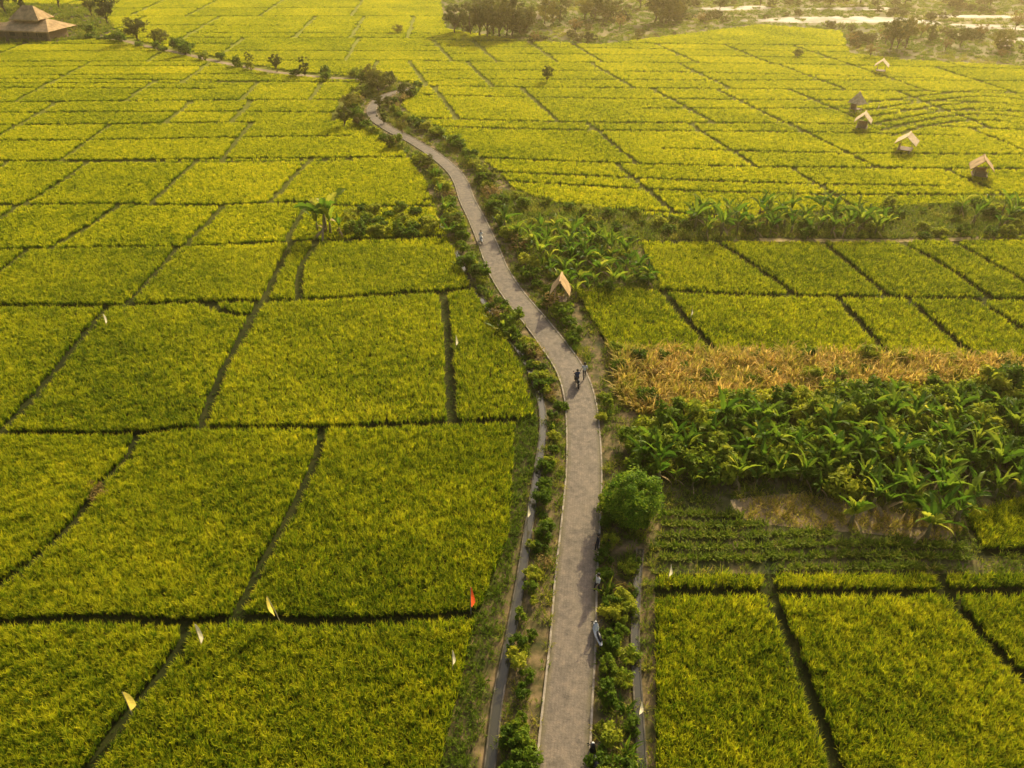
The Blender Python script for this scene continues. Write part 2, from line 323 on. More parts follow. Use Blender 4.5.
B((655,575),(762,575),(935,574),(1100,573)); B((655,596),(768,596),(940,596),(1100,592)); B((768,575),(770,596),(800,675),(834,768),(850,820)); B((938,575),(945,596),(985,645),(1024,685),(1080,750)); B((985,556),(1100,553))
B((560,205),(620,214),(680,222))
for k in range(6): B((890-10*k,138-6*k),(935,126-6*k),(985,122-6*k),(1030,127-6*k),(1090,139-6*k))
def rowsfar(ys,x0,x1,slope,vpx,step_m,amp,seed,m=3):
    r=np.random.default_rng(seed); fs=[]
    for k,y0 in enumerate(ys):
        y0=y0+r.uniform(-.22,.22)*(ys[max(0,k-1)]-ys[min(len(ys)-1,k+1)])/2
        ph=r.uniform(0,2.2)+k*.5; sl=slope*r.uniform(.7,1.3); wl=r.uniform(110,200)
        f=lambda x,y0=y0,ph=ph,sl=sl,wl=wl:y0+sl*(x-500)*(y0+20)/190+amp*(y0+60)/200*math.sin(x/wl+ph)
        fs.append(f)
        xa,xb_=x0,x1
        if k%3==1: xa=x0+(x1-x0)*r.uniform(0,.35)
        if k%3==2: xb_=x1-(x1-x0)*r.uniform(0,.35)
        xs=np.linspace(xa,xb_,50); bl.append(PL([(x,f(x)) for x in xs]))
    k=0
    while k<len(fs)-1:
        e=min(len(fs)-1,k+m); a,b=fs[k],fs[e]
        x=x0+r.uniform(0,40)
        while x<x1:
            ya=a(x); kk=(x-vpx)/(ya+130)*r.uniform(.94,1.06); xb=x-kk*(ya-b(x)); yb=b(xb); bl.append(PL([(x+(xb-x)*t,ya+(yb-ya)*t) for t in np.linspace(0,1,6)]))
            x+=step_m*r.uniform(.5,1.6)*.829*(ya+130)/37
        k=e
rowsfar([163,143,127,114,102,92,83],-160,350,.0,463,19,2.4,3,2)
rowsfar([83,75,68,61,54,47,40,33,26,18,10,1],-160,440,.0,463,26,1.4,4,3)
rowsfar([206,188,172,157,143,130,118,107,97,88,79,71,63,56,49,43],425,1200,.028,260,19,2.6,5,3)
# ------------------------------------------------------------------ rice
EXC=[CORR,B1,G2,FAR,YARD]
def bands():
    out=[]
    for y0,y1,s,var,sc,hw,jt in((13,48,.21,(0,1),.95,.38,.4),(48,82,.285,(0,1),1.18,.46,.4),(82,130,.48,(2,3),.92,.52,.35),(130,205,.58,(2,3),1.08,.62,.3),(205,345,.85,(4,4),.72,.78,.3)):
        wx=y1*1.0+40
        xs=np.arange(-wx,wx,s); ys=np.arange(y0,y1,s); X,Y=np.meshgrid(xs,ys); p=np.stack([X.ravel(),Y.ravel()],1)
        im=toimg(p); k=(im[:,0]>-110)&(im[:,0]<1134)&(im[:,1]<835)&(im[:,1]>-40); p=p[k]
        p=p+rng.uniform(-jt*s,jt*s,p.shape)
        keep=np.ones(len(p),bool)
        for e in EXC: keep&=~inpoly(p,e)
        p=p[keep]
        bad=np.zeros(len(p),bool)
        for l in bl:
            if l[:,1].min()-3>y1 or l[:,1].max()+3<y0: continue
            bad|=nearline(p,l,hw)
        bad|=nearline(p,TRACK,2.2)
        p=p[~bad]; out.append((p,s,var,sc))
    return out
CS=.5; GX0,GX1,GY0,GY1=-290,290,12,348
nx=int((GX1-GX0)/CS); ny=int((GY1-GY0)/CS)
gx,gy=np.meshgrid(GX0+(np.arange(nx)+.5)*CS,GY0+(np.arange(ny)+.5)*CS); gp=np.stack([gx.ravel(),gy.ravel()],1)
blk=np.zeros(len(gp),bool)
for l in bl: blk|=nearline(gp,l,.55)
for e in EXC: blk|=inpoly(gp,e)
flat=np.where(blk,-1,0).tolist(); cur=0
for s0 in range(0,len(flat),3):
    if flat[s0]!=0: continue
    cur+=1; st=[s0]; flat[s0]=cur
    while st:
        q=st.pop(); x=q%nx
        if x>0 and flat[q-1]==0: flat[q-1]=cur; st.append(q-1)
        if x<nx-1 and flat[q+1]==0: flat[q+1]=cur; st.append(q+1)
        if q>=nx and flat[q-nx]==0: flat[q-nx]=cur; st.append(q-nx)
        if q+nx<len(flat) and flat[q+nx]==0: flat[q+nx]=cur; st.append(q+nx)
lab=np.maximum(np.array(flat),0).reshape(ny,nx); ft=np.clip(rng.normal(0,1,cur+2),-1.8,1.8)
print("fields",cur)
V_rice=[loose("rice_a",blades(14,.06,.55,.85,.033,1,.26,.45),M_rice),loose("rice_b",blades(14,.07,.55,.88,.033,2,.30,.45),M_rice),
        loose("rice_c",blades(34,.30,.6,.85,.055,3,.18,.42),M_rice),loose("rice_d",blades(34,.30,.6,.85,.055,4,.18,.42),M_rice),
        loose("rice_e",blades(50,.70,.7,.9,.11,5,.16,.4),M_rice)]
PP=[];SC=[];TI=[];VI=[]
for p,s,var,sc in bands():
    n=len(p); ix=np.clip(((p[:,0]-GX0)/CS).astype(int),0,nx-1); iy=np.clip(((p[:,1]-GY0)/CS).astype(int),0,ny-1)
    fv=ft[lab[iy,ix]]
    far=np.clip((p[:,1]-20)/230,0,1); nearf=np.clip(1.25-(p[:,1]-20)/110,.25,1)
    t=.29+.20*far**.6+.05*fv+.08*snoise(p[:,0],p[:,1],16,11)+.05*snoise(p[:,0],p[:,1],45,13)+.09*snoise(p[:,0],p[:,1],3.2,12)*(1-far)+rng.normal(0,.17,n)*(1-.6*far)  # far rice paler, yellower and more even: distance haze painted into the tint
    PP.append(p); TI.append(np.clip(t,0,1)); VI.append(rng.choice(var,n))
    k=sc*(1+rng.normal(0,.10,n)); z=(1+(.10*snoise(p[:,0],p[:,1],1.9,22)+.06*snoise(p[:,0],p[:,1],7,23)+rng.normal(0,.11,n))*nearf)*.95
    if s>.4: z=(1+(.06*snoise(p[:,0],p[:,1],7,23)+rng.normal(0,.05,n))*nearf)*.74
    SC.append(np.stack([k,k,z],1))
pts=np.vstack(PP); N=len(pts); print("rice",N)
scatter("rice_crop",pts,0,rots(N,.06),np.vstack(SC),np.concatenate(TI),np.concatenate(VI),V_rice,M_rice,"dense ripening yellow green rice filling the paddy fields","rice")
# ------------------------------------------------------------------ grass stuff
def rand_in(poly,dens,maxn=60000):
    lo=poly.min(0);hi=poly.max(0); A=(hi-lo).prod(); n=int(min(A*dens,maxn*4)); p=rng.uniform(lo,hi,(n,2)); p=p[inpoly(p,poly)]
    im=toimg(p); return p[(im[:,0]>-100)&(im[:,0]<1130)&(im[:,1]<840)]
V_gr=[loose("grass_a",blades(14,.14,.15,.42,.028,11,.6),M_grass),loose("grass_b",blades(20,.22,.2,.55,.04,12,.6),M_grass),loose("grass_c",blades(30,.6,.3,.9,.12,13,.5),M_grass)]
gp_=[];gt=[];gs=[];gv=[]
def addg(p,tint,sc,v):
    n=len(p); gp_.append(p); gt.append(np.clip(tint+rng.normal(0,.1,n),0,1)); k=sc*rng.uniform(.7,1.3,n); gs.append(np.stack([k]*3,1)); gv.append(np.full(n,v) if np.isscalar(v) else v)
VEG=PL([(660,508),(730,505),(755,524),(850,538),(940,542),(965,548),(975,570),(660,570)])
BANK=PL([(415,830),(440,768),(475,622),(508,540),(515,425),(533,418),(522,375),(500,330),(520,345),(538,400),(537,440),(522,520),(508,580),(494,640),(480,700),(468,768),(452,830)])
p=rand_in(CORR,10); over=snoise(p[:,0],p[:,1],2.5,77)>.45
k1=nearline(p,ROAD,RW/2+.15); k2=nearline(p,canL,.42)|nearline(p,canR,.36); p=p[~k1&(~k2|over)&~inpoly(p,B1)&~inpoly(p,BANK)]
nn=snoise(p[:,0],p[:,1],4,31); p2=p[(nn>-.15)|(rng.uniform(size=len(p))<.25)]; addg(p2,.46+.24*snoise(p2[:,0],p2[:,1],3,32),.9,rng.choice([0,1],len(p2)))
p=rand_in(BANK,20); p=p[~nearline(p,canL,.42)]; addg(p,.20+.10*snoise(p[:,0],p[:,1],4,37),.9,rng.choice([0,1],len(p)))
p=rand_in(B1,7); p=p[~nearline(p,track2,.6)]; addg(p,.44+.14*snoise(p[:,0],p[:,1],6,33),1.2,1)
p=rand_in(G2,5); p=p[~inpoly(p,DRY)&~inpoly(p,VEG)&~inpoly(p,DEAD)]; addg(p,.42+.2*snoise(p[:,0],p[:,1],5,34),1.0,1)
p=rand_in(VEG,5); p=p[~inpoly(p,DEAD)]; addg(p,.20,.4,1)
p=rand_in(DRY,11); nn=snoise(p[:,0],p[:,1],4.5,35); n3=snoise(p[:,0],p[:,1],1.7,38); kk=n3+.5*nn>-.7; p=p[kk]; nn=nn[kk]; n3=n3[kk]
addg(p,.86+.18*nn+.12*n3,(1.9+.6*n3),1)
p=rand_in(DEAD,9); addg(p,.86,.8,1)
p=rand_in(YARD,.6); addg(p,.5,1.0,2)
p=rand_in(FAR,.36,36000); p=p[p[:,1]<420]
nn=snoise(p[:,0],p[:,1],34,36); n3=snoise(p[:,0],p[:,1],9,39); inp=np.zeros(len(p),bool)
for q in PONDS: inp|=inpoly(p,q)|inpoly(p+np.array([0,2.5]),q)
k=~inp|(n3>.6); p=p[k]; nn=nn[k]; n=len(p)
gp_.append(p); gt.append(np.clip(.40+.24*nn+rng.normal(0,.04,n),0,1)); kk=rng.uniform(.9,1.4,n); gs.append(np.stack([kk,kk,kk*.6],1)); gv.append(np.full(n,2))
bw=[]
for l in bl:
    if l[:,1].min()>90: continue
    L=np.linalg.norm(np.diff(l,axis=0),axis=1).sum(); n=int(L*3); t=rng.uniform(0,len(l)-1.001,n); i=t.astype(int); f=(t-i)[:,None]
    q=l[i]*(1-f)+l[i+1]*f+rng.normal(0,.14,(n,2)); bw.append(q)
p=np.vstack(bw); im=toimg(p); p=p[(im[:,0]>-100)&(im[:,0]<1120)&(im[:,1]<830)]; addg(p,np.full(len(p),.10),.5,0)
pts=np.vstack(gp_); N=len(pts); print("grass",N)
scatter("wild_grass",pts,0,rots(N,.2),np.vstack(gs),np.concatenate(gt),np.concatenate(gv),V_gr,M_grass,"green and dry straw grass on verges and banks","grass")
lo=VEG.min(0);hi=VEG.max(0); rows=[]
for yy in np.arange(lo[1],hi[1],1.0):
    xs=np.arange(lo[0],hi[0],.2); rows.append(np.stack([xs,yy+.15*np.sin(xs*.35)+rng.normal(0,.06,len(xs))],1))
p=np.vstack(rows); p=p[inpoly(p,VEG)&~inpoly(p,DEAD)]; p=p[rng.uniform(size=len(p))<.9]; n=len(p); k=rng.uniform(.9,1.4,n)
scatter("vegetable_crop",p,0,rots(n,.2),np.stack([k,k,k],1),np.clip(rng.normal(.36,.08,n),0,1),np.zeros(n),[loose("veg",blades(26,.2,.2,.42,.06,14,.7),M_grass)],M_grass,"low green vegetables planted in rows","vegetables")
# ------------------------------------------------------------------ leafy plants
def leafcloud(clumps,nl,size,seed,up=.4):
    r=np.random.default_rng(seed); V=[];F=[];Bt=[]
    cen=np.mean([c for c,_ in clumps],axis=0)
    for c,cr in clumps:
        c=np.array(c); cb=r.uniform(0,.5)
        for i in range(nl):
            d=r.normal(size=3); d/=np.linalg.norm(d); rr=cr*r.uniform(.35,1.05)*np.array([1,1,.8]); q=c+d*rr
            n=d*.7+(c-cen)*.3+r.normal(size=3)*.7+np.array([0,0,up]); n/=np.linalg.norm(n)
            a=np.cross(n,r.normal(size=3)); a/=np.linalg.norm(a); b=np.cross(n,a); s=size*r.uniform(.6,1.3); k=len(V)
            V+=[q-a*s,q-b*s*.5+a*s*.1,q+a*s,q+b*s*.5+a*s*.1]; F.append((k,k+1,k+2,k+3)); t=min(1,cb+r.uniform(0,.5)); Bt+=[t]*4
    return V,F,Bt
def shrub_mesh(seed,R=.65,hh=.9,nc=16,nl=46,size=.095,mat=M_shrub):
    r=np.random.default_rng(seed); cl=[]
    for i in range(nc):
        a=r.uniform(0,6.28); d=R*.8*math.sqrt(r.uniform()); z=hh*(.25+.65*r.uniform()*(1-(d/R)**2*.6)); cl.append(((d*math.cos(a),d*math.sin(a),z),R*r.uniform(.28,.45)))
    V,F,Bt=leafcloud(cl,nl,size,seed)
    mb=MB(); mb.v=[tuple(v) for v in V]; mb.f=list(F); mb.b=list(Bt); mb.m=[0]*len(F)
    for i in range(5):
        a=i*1.26+seed; mb.tube([(0,0,0),(.3*R*math.cos(a),.3*R*math.sin(a),hh*.35),(.6*R*math.cos(a),.6*R*math.sin(a),hh*.65)],[.03,.02,.01],5,1)
    return mb.mesh("shrub",[mat,M_bark])
SH=[shrub_mesh(s,.65,h) for s,h in((1,.9),(2,1.1),(3,.8),(4,1.3),(5,1.0))]
def spiky(seed,mat=M_ban):
    r=np.random.default_rng(seed); mb=MB()
    for i in range(34):
        a=r.uniform(0,6.28); e=r.uniform(.5,1.4); l=r.uniform(.6,1.2); w=r.uniform(.03,.06); b0=np.array([r.normal(0,.12),r.normal(0,.12),0]); dx=np.array([math.cos(a)*math.cos(e),math.sin(a)*math.cos(e),math.sin(e)]); sd=np.array([-math.sin(a),math.cos(a),0])*w
        p1=b0+dx*l*.6; p2=b0+dx*l+np.array([0,0,-.12*l]); t=r.uniform()
        mb.poly([b0-sd*.5,b0+sd*.5,p1+sd,p1-sd],0,t*.6); mb.poly([p1-sd,p1+sd,p2],0,t)
    return mb.mesh("spiky",[mat])
SPK=[spiky(51),spiky(52)]
SHD=[shrub_mesh(9,.7,1.0,10,26,.08,M_drytree)]
def tree_parts(seed,h,R,th,nc=36,nl=60,size=.22,mat=M_tree,flat=.75,lobes=.25,kmin=.25):
    r=np.random.default_rng(seed); cl=[]; mb=MB(); tr=.028*h
    mb.tube([(0,0,0),(.03*h,.0,th*.5),(.01*h,.02*h,th),(0,.02*h,h*.72)],[tr,tr*.8,tr*.62,tr*.2],8)
    for i in range(nc):
        d=r.normal(size=3); d/=np.linalg.norm(d); k=r.uniform(kmin,1)**.5
        lob=1+lobes*math.sin(3*math.atan2(d[1],d[0])+seed)+.6*lobes*r.normal()
        c=np.array([d[0]*R*k*lob,d[1]*R*k*lob,th+(h-th)*.5+d[2]*k*(h-th)*.5*flat*1.15]); cl.append((c,R*r.uniform(.18,.34)))
    for i in range(9):
        c=np.array(cl[i][0])*.85; z0=th*r.uniform(.6,1.1); mb.tube([(0,.01*h,z0),(c[0]*.45,c[1]*.45,(z0+c[2])*.52),(c[0],c[1],c[2])],[tr*.5,tr*.3,tr*.1],6)
    V,F,Bt=leafcloud(cl,nl,size,seed)
    return mb.mesh("trunk",[M_bark],True),mesh_np("crown",V,F,mat,None,Bt)
TREES=[tree_parts(1,7,2.9,1.6,44),tree_parts(2,8,2.6,2.0,44),tree_parts(3,6,3.1,1.2,44),tree_parts(4,7,2.2,1.0,34,60,.2,M_tree,1.0)]
TDRY=[tree_parts(6,6,2.4,1.8,24,40,.2,M_drytree)]
def banana_parts(seed,h=2.0,nlv=9,L=1.9,lo_=50,hi_=84,wd=.25):
    r=np.random.default_rng(seed); mb=MB()
    mb.tube([(0,0,0),(.02,.02,h*.4),(.0,.04,h*.8),(0,.05,h)],[.15,.13,.10,.06],8)
    lv=MB()
    for i in range(nlv):
        az=i*2.4+r.uniform(-.8,.8); e0=math.radians(r.uniform(lo_,hi_)); dry=(i<2 and seed%2==0) or i<1; l=L*r.uniform(.5,1.25)
        if dry: e0=math.radians(-20)
        drop=r.uniform(.05,1.1); K=9; pr=[];p=np.array([0,.05,h*(.75 if dry else .93)]); e=e0
        for k in range(K+1):
            pr.append((p.copy(),e)); p=p+np.array([math.cos(az)*math.cos(e),math.sin(az)*math.cos(e),math.sin(e)])*l/K; e-=drop*(k/K)*.34+.055
        side=np.array([-math.sin(az),math.cos(az),0]); prev=None; t=r.uniform(0,1)**1.5; W=wd*r.uniform(.7,1.2)*(.5 if dry else 1); rl=r.uniform(-1.2,1.2)
        for k,(q,e) in enumerate(pr):
            s=k/K; w=0.015 if s<.16 else W*math.sin(math.pi*min(1,(s-.12)/.88)**.75)**.6 if s<.999 else .01
            up=np.array([-math.cos(az)*math.sin(e),-math.sin(az)*math.sin(e),math.cos(e)])
            sd=side*math.cos(rl)+up*math.sin(rl); up2=up*math.cos(rl)-side*math.sin(rl)
            row=(q+sd*w+up2*w*.35,q,q-sd*w+up2*w*.35)
            if prev is not None:
                tear=.5 if (s>.3 and r.uniform()<.5) else 1
                pa=[prev[0]*tear+prev[1]*(1-tear),prev[1],prev[2]*tear+prev[1]*(1-tear)]
                lv.poly([pa[0],pa[1],row[1],row[0]],1 if dry else 0,t); lv.poly([pa[1],pa[2],row[2],row[1]],1 if dry else 0,t*.8+.1)
            prev=row
    return mb.mesh("pseudostem",[M_stem],True),lv.mesh("leaf_crown",[M_ban,M_bandry])
BAN=[banana_parts(1,1.1,9,2.1,58,88),banana_parts(2,1.4,9,2.4,66,89),banana_parts(3,.8,9,1.8,50,88),banana_parts(4,1.3,11,1.9,35,86),banana_parts(5,1.2,8,2.6,66,89),banana_parts(6,1.6,10,2.1,30,88),banana_parts(7,1.0,7,2.3,70,89),banana_parts(8,1.3,6,2.2,60,89,.3)]
def thing(name,parts,loc,rz,sc,label,cat,group=None):
    e=bpy.data.objects.new(name,None); e.empty_display_size=.3; e.location=loc; e.rotation_euler=(0,0,rz); e.scale=(sc,sc,sc) if isinstance(sc,(int,float)) else sc; COL.objects.link(e)
    e["label"]=label; e["category"]=cat
    if group: e["group"]=group
    for n,me in parts:
        c=bpy.data.objects.new(n,me); c.parent=e; COL.objects.link(c)
    return e
def plant(name,me,xy,sc,label,cat,group):
    link(name,me,(xy[0],xy[1],0),random.uniform(0,6.28),sc,label=label,category=cat,group=group)
def poisson(poly,dmin,n,seed):
    r=np.random.default_rng(seed); lo=poly.min(0);hi=poly.max(0); out=[]
    for _ in range(n*40):
        q=r.uniform(lo,hi)
        if inpoly(q[None],poly)[0] and all((q-o_)@(q-o_)>dmin*dmin for o_ in out): out.append(q)
        if len(out)>=n: break
    return out
def banana(xy,sc,label="green banana plant with broad arching leaves",g="banana plants of the grove"):
    v=random.choice(BAN); thing("banana_plant",[("pseudostem",v[0]),("leaf_crown",v[1])],(xy[0],xy[1],0),random.uniform(0,6.28),sc,label,"banana plant",g)
GR=PL([(632,478),(650,440),(740,428),(800,430),(880,422),(1060,410),(1060,490),(1000,505),(965,524),(900,520),(840,505),(790,485),(700,490),(650,490)])
for q in poisson(GR,1.15,165,1): banana(q,random.uniform(.5,1.1))
for q in poisson(PL([(880,400),(1060,395),(1060,415),(900,420)]),2.0,14,14): banana(q,random.uniform(.5,.85))
for a in((935,528),(915,518),(955,522),(850,525),(870,512),(925,540)): banana(P(*a),random.uniform(.95,1.25))
for q in poisson(PL([(515,240),(560,232),(610,243),(630,262),(655,289),(600,292),(575,300),(545,282)]),1.3,70,2): banana(q,random.uniform(.6,1.1),g="banana plants beside the lane")
for q in poisson(PL([(685,222),(740,216),(885,222),(885,237),(700,238)]),1.55,66,3): banana(q,random.uniform(.75,1.3),g="banana plants in a row between fields")
for q in poisson(PL([(955,215),(1060,212),(1060,230),(970,230)]),2.0,18,4): banana(q,random.uniform(.7,1.1),g="banana plants in a row between fields")
for a,s_ in(((326,234),2.0),((331,236),1.3),((318,233),1.2),((340,237),1.0)): banana(P(*a),s_,"tall dark banana plant at the corner of a paddy","banana plants at the field corner")
for a in((440,200),(446,218),(440,232),(448,240),(436,185),(505,232),(515,240)): banana(P(*a),random.uniform(.8,1.2),g="banana plants beside the lane")
LOW=PL([(720,412),(820,400),(900,394),(1060,392),(1060,470),(900,485),(840,500),(780,480),(700,478),(640,478),(630,440)])
for q in poisson(LOW,1.3,135,5): plant("leafy_bush",random.choice(SH),q,random.uniform(1.2,2.6),"dense leafy bush among banana plants","bush","bushes in the grove")
for q in poisson(DRY,1.8,40,6): plant("leafy_bush",random.choice(SHD+SH[:2]),q,random.uniform(.7,1.6),"low bush in straw grass","bush","bushes in straw grass")
for q in poisson(PL([(345,214),(430,210),(440,236),(350,240)]),1.1,30,8): plant("leafy_bush",random.choice(SH),q,random.uniform(.9,1.7),"dark leafy bush on a paddy bank","bush","bushes on the paddy bank")
for q in poisson(B1,2.0,85,9): plant("leafy_bush",random.choice(SH),q,random.uniform(.8,1.8),"leafy bush beside banana plants","bush","bushes between fields")
for a in((100,500),(96,492)): plant("leafy_bush",SHD[0],P(*a),.9,"straggly dry weed on a paddy bank","bush","dry weeds")
hl=PL([(522,790),(527,755),(532,700),(538,640),(543,590),(553,540),(558,480),(561,440),(556,405),(543,372),(522,342),(500,315),(482,287),(467,257),(456,228),(447,200),(436,178),(412,157),(382,139),(361,124),(356,104),(372,90)])
hl2=PL([(508,790),(513,755),(518,700),(525,640),(533,590),(541,540),(547,490),(552,440),(549,405),(534,372),(516,345),(496,318)])
hr=PL([(609,790),(609,750),(608,700),(608,640),(609,585),(610,540),(609,470),(607,430),(602,400),(592,372),(577,345),(560,315),(540,288),(522,262),(508,237),(497,215),(487,190),(477,170),(462,152),(442,139),(415,126),(396,114),(394,106),(412,97),(420,88)])
hr2=PL([(624,790),(624,750),(623,700),(622,640),(624,590),(628,560)])
cnt=0
for h_,st_,lane in((hl,1.1,0),(hl2,1.2,1),(hr,1.2,0),(hr2,1.1,1)):
    h_=catmull(h_,.5); i=0
    while i<len(h_)-1:
        q=h_[i]+np.random.default_rng(cnt).normal(0,.25,2)
        near=q[1]<62; dd=np.min(np.linalg.norm(ROAD-q,axis=1))
        if dd>RW/2+(.3 if near else -.2):
            s_=random.uniform(.5,1.25) if near else random.uniform(.9,2.1)
            u=random.random()
            plant("roadside_shrub",SHD[0] if u<.10 else random.choice(SPK) if u<.22 else random.choice(SH),q,s_,"small leafy shrub growing on the lane verge","shrub","shrubs along the lane"); cnt+=1
        i+=int((random.uniform(.75,1.25)*st_ if near else random.uniform(1.5,2.5))/.5)
print("roadside",cnt)
for i in range(1,len(TRACK)):
    if random.random()<.62:
        q=TRACK[i]+np.array([random.uniform(-1,1),random.choice([-1,1,-1])*random.uniform(1.4,2.6)])
        plant("track_bush",random.choice(SH),q,random.uniform(1.4,3.2),"leafy bush beside the dirt track","bush","bushes along the dirt track")
M_round=foliage("round_tree_leaf",[(0,(.04,.11,.009)),(.5,(.18,.31,.017)),(1,(.48,.54,.04))],trans=.45,wb=.95)
bt_=tree_parts(21,3.9,1.85,.4,130,110,.095,M_round,1.0,.10,.4)
q=P(631,522); thing("round_tree",[("trunk",bt_[0]),("crown",bt_[1])],(q[0],q[1],0),.4,1.0,"dense rounded bright green tree beside the lane","tree")
def tree(x,y,h,dry=False,label="leafy green tree at the edge of the paddies"):
    v=random.choice(TDRY if dry else TREES); q=P(x,y); thing("tree",[("trunk",v[0]),("crown",v[1])],(q[0],q[1],0),random.uniform(0,6.28),h/7.0,label,"tree")
for t in((455,34,7),(463,33,6),(470,36,8),(480,37,8),(487,38,10),(493,36,9),(500,38,11),(507,37,10),(513,37,10),(520,35,8),(526,35,8),(545,24,7),(553,25,7),(560,24,7),(585,20,7),(595,19,7),(605,18,8),(655,22,9),(662,23,8),(668,22,10),(675,21,8),(682,20,8),(640,8,7),(720,10,6),(890,50,7),(897,49,6),(905,48,7),(930,42,5),(960,47,5),(1000,50,6),(830,6,8),(860,4,8),(990,6,8),(960,5,9),(905,5,8),
          (139,44,7),(161,46,5),(108,24,8),(22,10,9),(60,9,10),(5,14,8),(92,16,6),(345,128,3.5),(352,112,4),(378,92,5),(371,86,4),(405,98,3.5),(547,83,3.2),(797,58,2.5),(398,34,3),(250,66,3),(305,77,4),(277,72,3.5),(390,88,4)): tree(*t)
for t in((455,232),(428,170),(390,150),(362,126),(380,110),(388,106),(366,100),(492,186),(402,134),(384,124)): tree(t[0],t[1],random.uniform(2.0,3.2),label="small leafy tree beside the lane")
for t in((620,30,5),(575,34,5),(700,24,4),(870,58,4),(885,44,5),(945,52,4),(980,40,5),(1015,30,6),(920,38,5),(760,6,5),(535,44,4),(850,46,4),(1000,60,3)): tree(*t,dry=True,label="dry brownish tree on scrub land")
mbv,mbl=tree_parts(31,8,3,2,26,40,.32,M_treei)
wo=bpy.data.objects.new("wood_crown",mbl)
n=800; p=np.stack([rng.uniform(-420,420,n),rng.uniform(318,470,n)],1); p=p[(p[:,0]<-140)|(p[:,0]>0)|(p[:,1]>345)]; q=rand_in(FAR,.045); q=q[(q[:,1]<330)&(q[:,1]>198)]; q=q[snoise(q[:,0],q[:,1]*1.8,38,41)>.12]
for z_ in PONDS: q=q[~inpoly(q,z_)&~inpoly(q+np.array([0,5.]),z_)]
nq=len(q); p=np.vstack([p,q]); n=len(p); k=rng.uniform(.6,1.3,n); k[-nq:]*=.42
scatter("distant_woodland",p,-.8,rots(n,.02),np.stack([k,k,k*.85],1),np.clip(rng.normal(.5,.22,n),0,1),np.zeros(n),[wo],M_treei,"far belt of hazy trees and scrub","woodland")
# ------------------------------------------------------------------ huts
def gable(mb,w,d,z0,z1,mi=0,th=.1,hip=0.0):
    x=w/2;y=d/2; r=x-hip
    A=[(-x,-y,z0),(x,-y,z0),(x,y,z0),(-x,y,z0),(-r,0,z1),(r,0,z1)]
    Bv=[(a,b_,c-th) for a,b_,c in A]
    mb.poly([A[0],A[1],A[5],A[4]],mi); mb.poly([A[2],A[3],A[4],A[5]],mi)
    mb.poly([Bv[4],Bv[5],Bv[1],Bv[0]],mi); mb.poly([Bv[5],Bv[4],Bv[3],Bv[2]],mi)
    for i,j in((0,1),(2,3)): mb.poly([Bv[i],Bv[j],A[j],A[i]],mi)
    if hip>0: mb.poly([A[1],A[2],A[5]],mi); mb.poly([A[3],A[0],A[4]],mi)
    for s,(i,k,j) in((1,(1,5,2)),(-1,(3,4,0))):
        mb.poly([Bv[i],Bv[k],A[k],A[i]],mi); mb.poly([Bv[k],Bv[j],A[j],A[k]],mi)
def hut(x,y,w,rz,label,hip=.0,walls=False,s=1.0,rh=.8,mat=None):
    q=P(x,y); d=w*.9; parts=[]
    rf=MB(); gable(rf,w,d,1.6,1.6+rh,mi=0,hip=hip); rf.box((0,0,1.59+rh),(max(.3,w-2*hip),.22,.1))
    for k in range(int(w/.12)):
        xx=-w/2+.06+k*.12
        for sg in(-1,1):
            l=random.uniform(.06,.22); rf.poly([(xx-.06,sg*(d/2+.003),1.59),(xx+.06,sg*(d/2+.003),1.59),(xx+.03,sg*(d/2+.05),1.59-l),(xx-.03,sg*(d/2+.05),1.59-l)])
    parts.append(("roof",rf.mesh("roof",[mat or M_thatch])))
    pf=MB(); 
    for k in range(8): pf.box((0,-d*.3+d*.6*k/7,.55),(w*.62,d*.08,.06))
    parts.append(("platform",pf.mesh("platform",[M_wood])))
    for sx_ in(-1,1):
        for sy in(-1,1):
            po=MB(); po.tube([(sx_*w*.30,sy*d*.28,0),(sx_*w*.30,sy*d*.28,1.85)],[.05,.045],8); parts.append(("post",po.mesh("post",[M_bamboo])))
    wl=MB(); wl.box((0,d*.27,.95),(w*.58,.04,.72)); 
    if walls:
        for sg in(-1,1): wl.box((sg*w*.28,0,.95),(.04,d*.5,.72))
    parts.append(("wall",wl.mesh("wall",[M_wall])))
    thing("field_hut",parts,(q[0],q[1],0),rz,s,label,"hut","small thatched huts in the fields")
hut(560,304,2.2,1.42,"small bamboo hut with steep brown thatched roof beside the lane",rh=1.5,mat=M_thatchd)
hut(861,130,3.0,1.1,"small thatched hut standing in a paddy",walls=True,rh=1.3)
hut(855,112,2.4,.5,"narrow thatched hut with pointed roof",hip=1.1,s=1.05,rh=1.8)
hut(904,152,3.5,1.0,"wide thatched hut open on its sides",rh=1.2)
hut(978,178,3.4,1.15,"brown thatched hut with boarded sides",walls=True,rh=1.4,mat=M_thatchd)
hut(880,73,3.2,1.1,"small thatched hut in the far paddies",s=1.0,rh=1.2)
hut(1005,48,4,1.0,"small thatched hut in dry scrub",s=1.0,rh=1.3)
hut(530,25,5,1.0,"pale roofed hut under trees",s=1.1,rh=1.4)
q=P(38,38); parts=[]
r1=MB(); gable(r1,17,11,2.6,5.0,th=.3,hip=4.2); parts.append(("lower_roof",r1.mesh("lower_roof",[M_thatchd])))
r2=MB(); gable(r2,9,6,4.9,7.9,th=.25,hip=3.0); parts.append(("upper_roof",r2.mesh("upper_roof",[M_thatchd])))
w=MB(); w.box((0,0,1.45),(13,7.6,2.9)); w.box((0,0,4.5),(6.4,3.4,1.0)); parts.append(("wall",w.mesh("wall",[M_wall])))
for k in range(3):
    wn=MB(); wn.box((-4+k*4,-3.83,1.6),(1.6,.06,1.1)); parts.append(("window",wn.mesh("window",[M_black])))
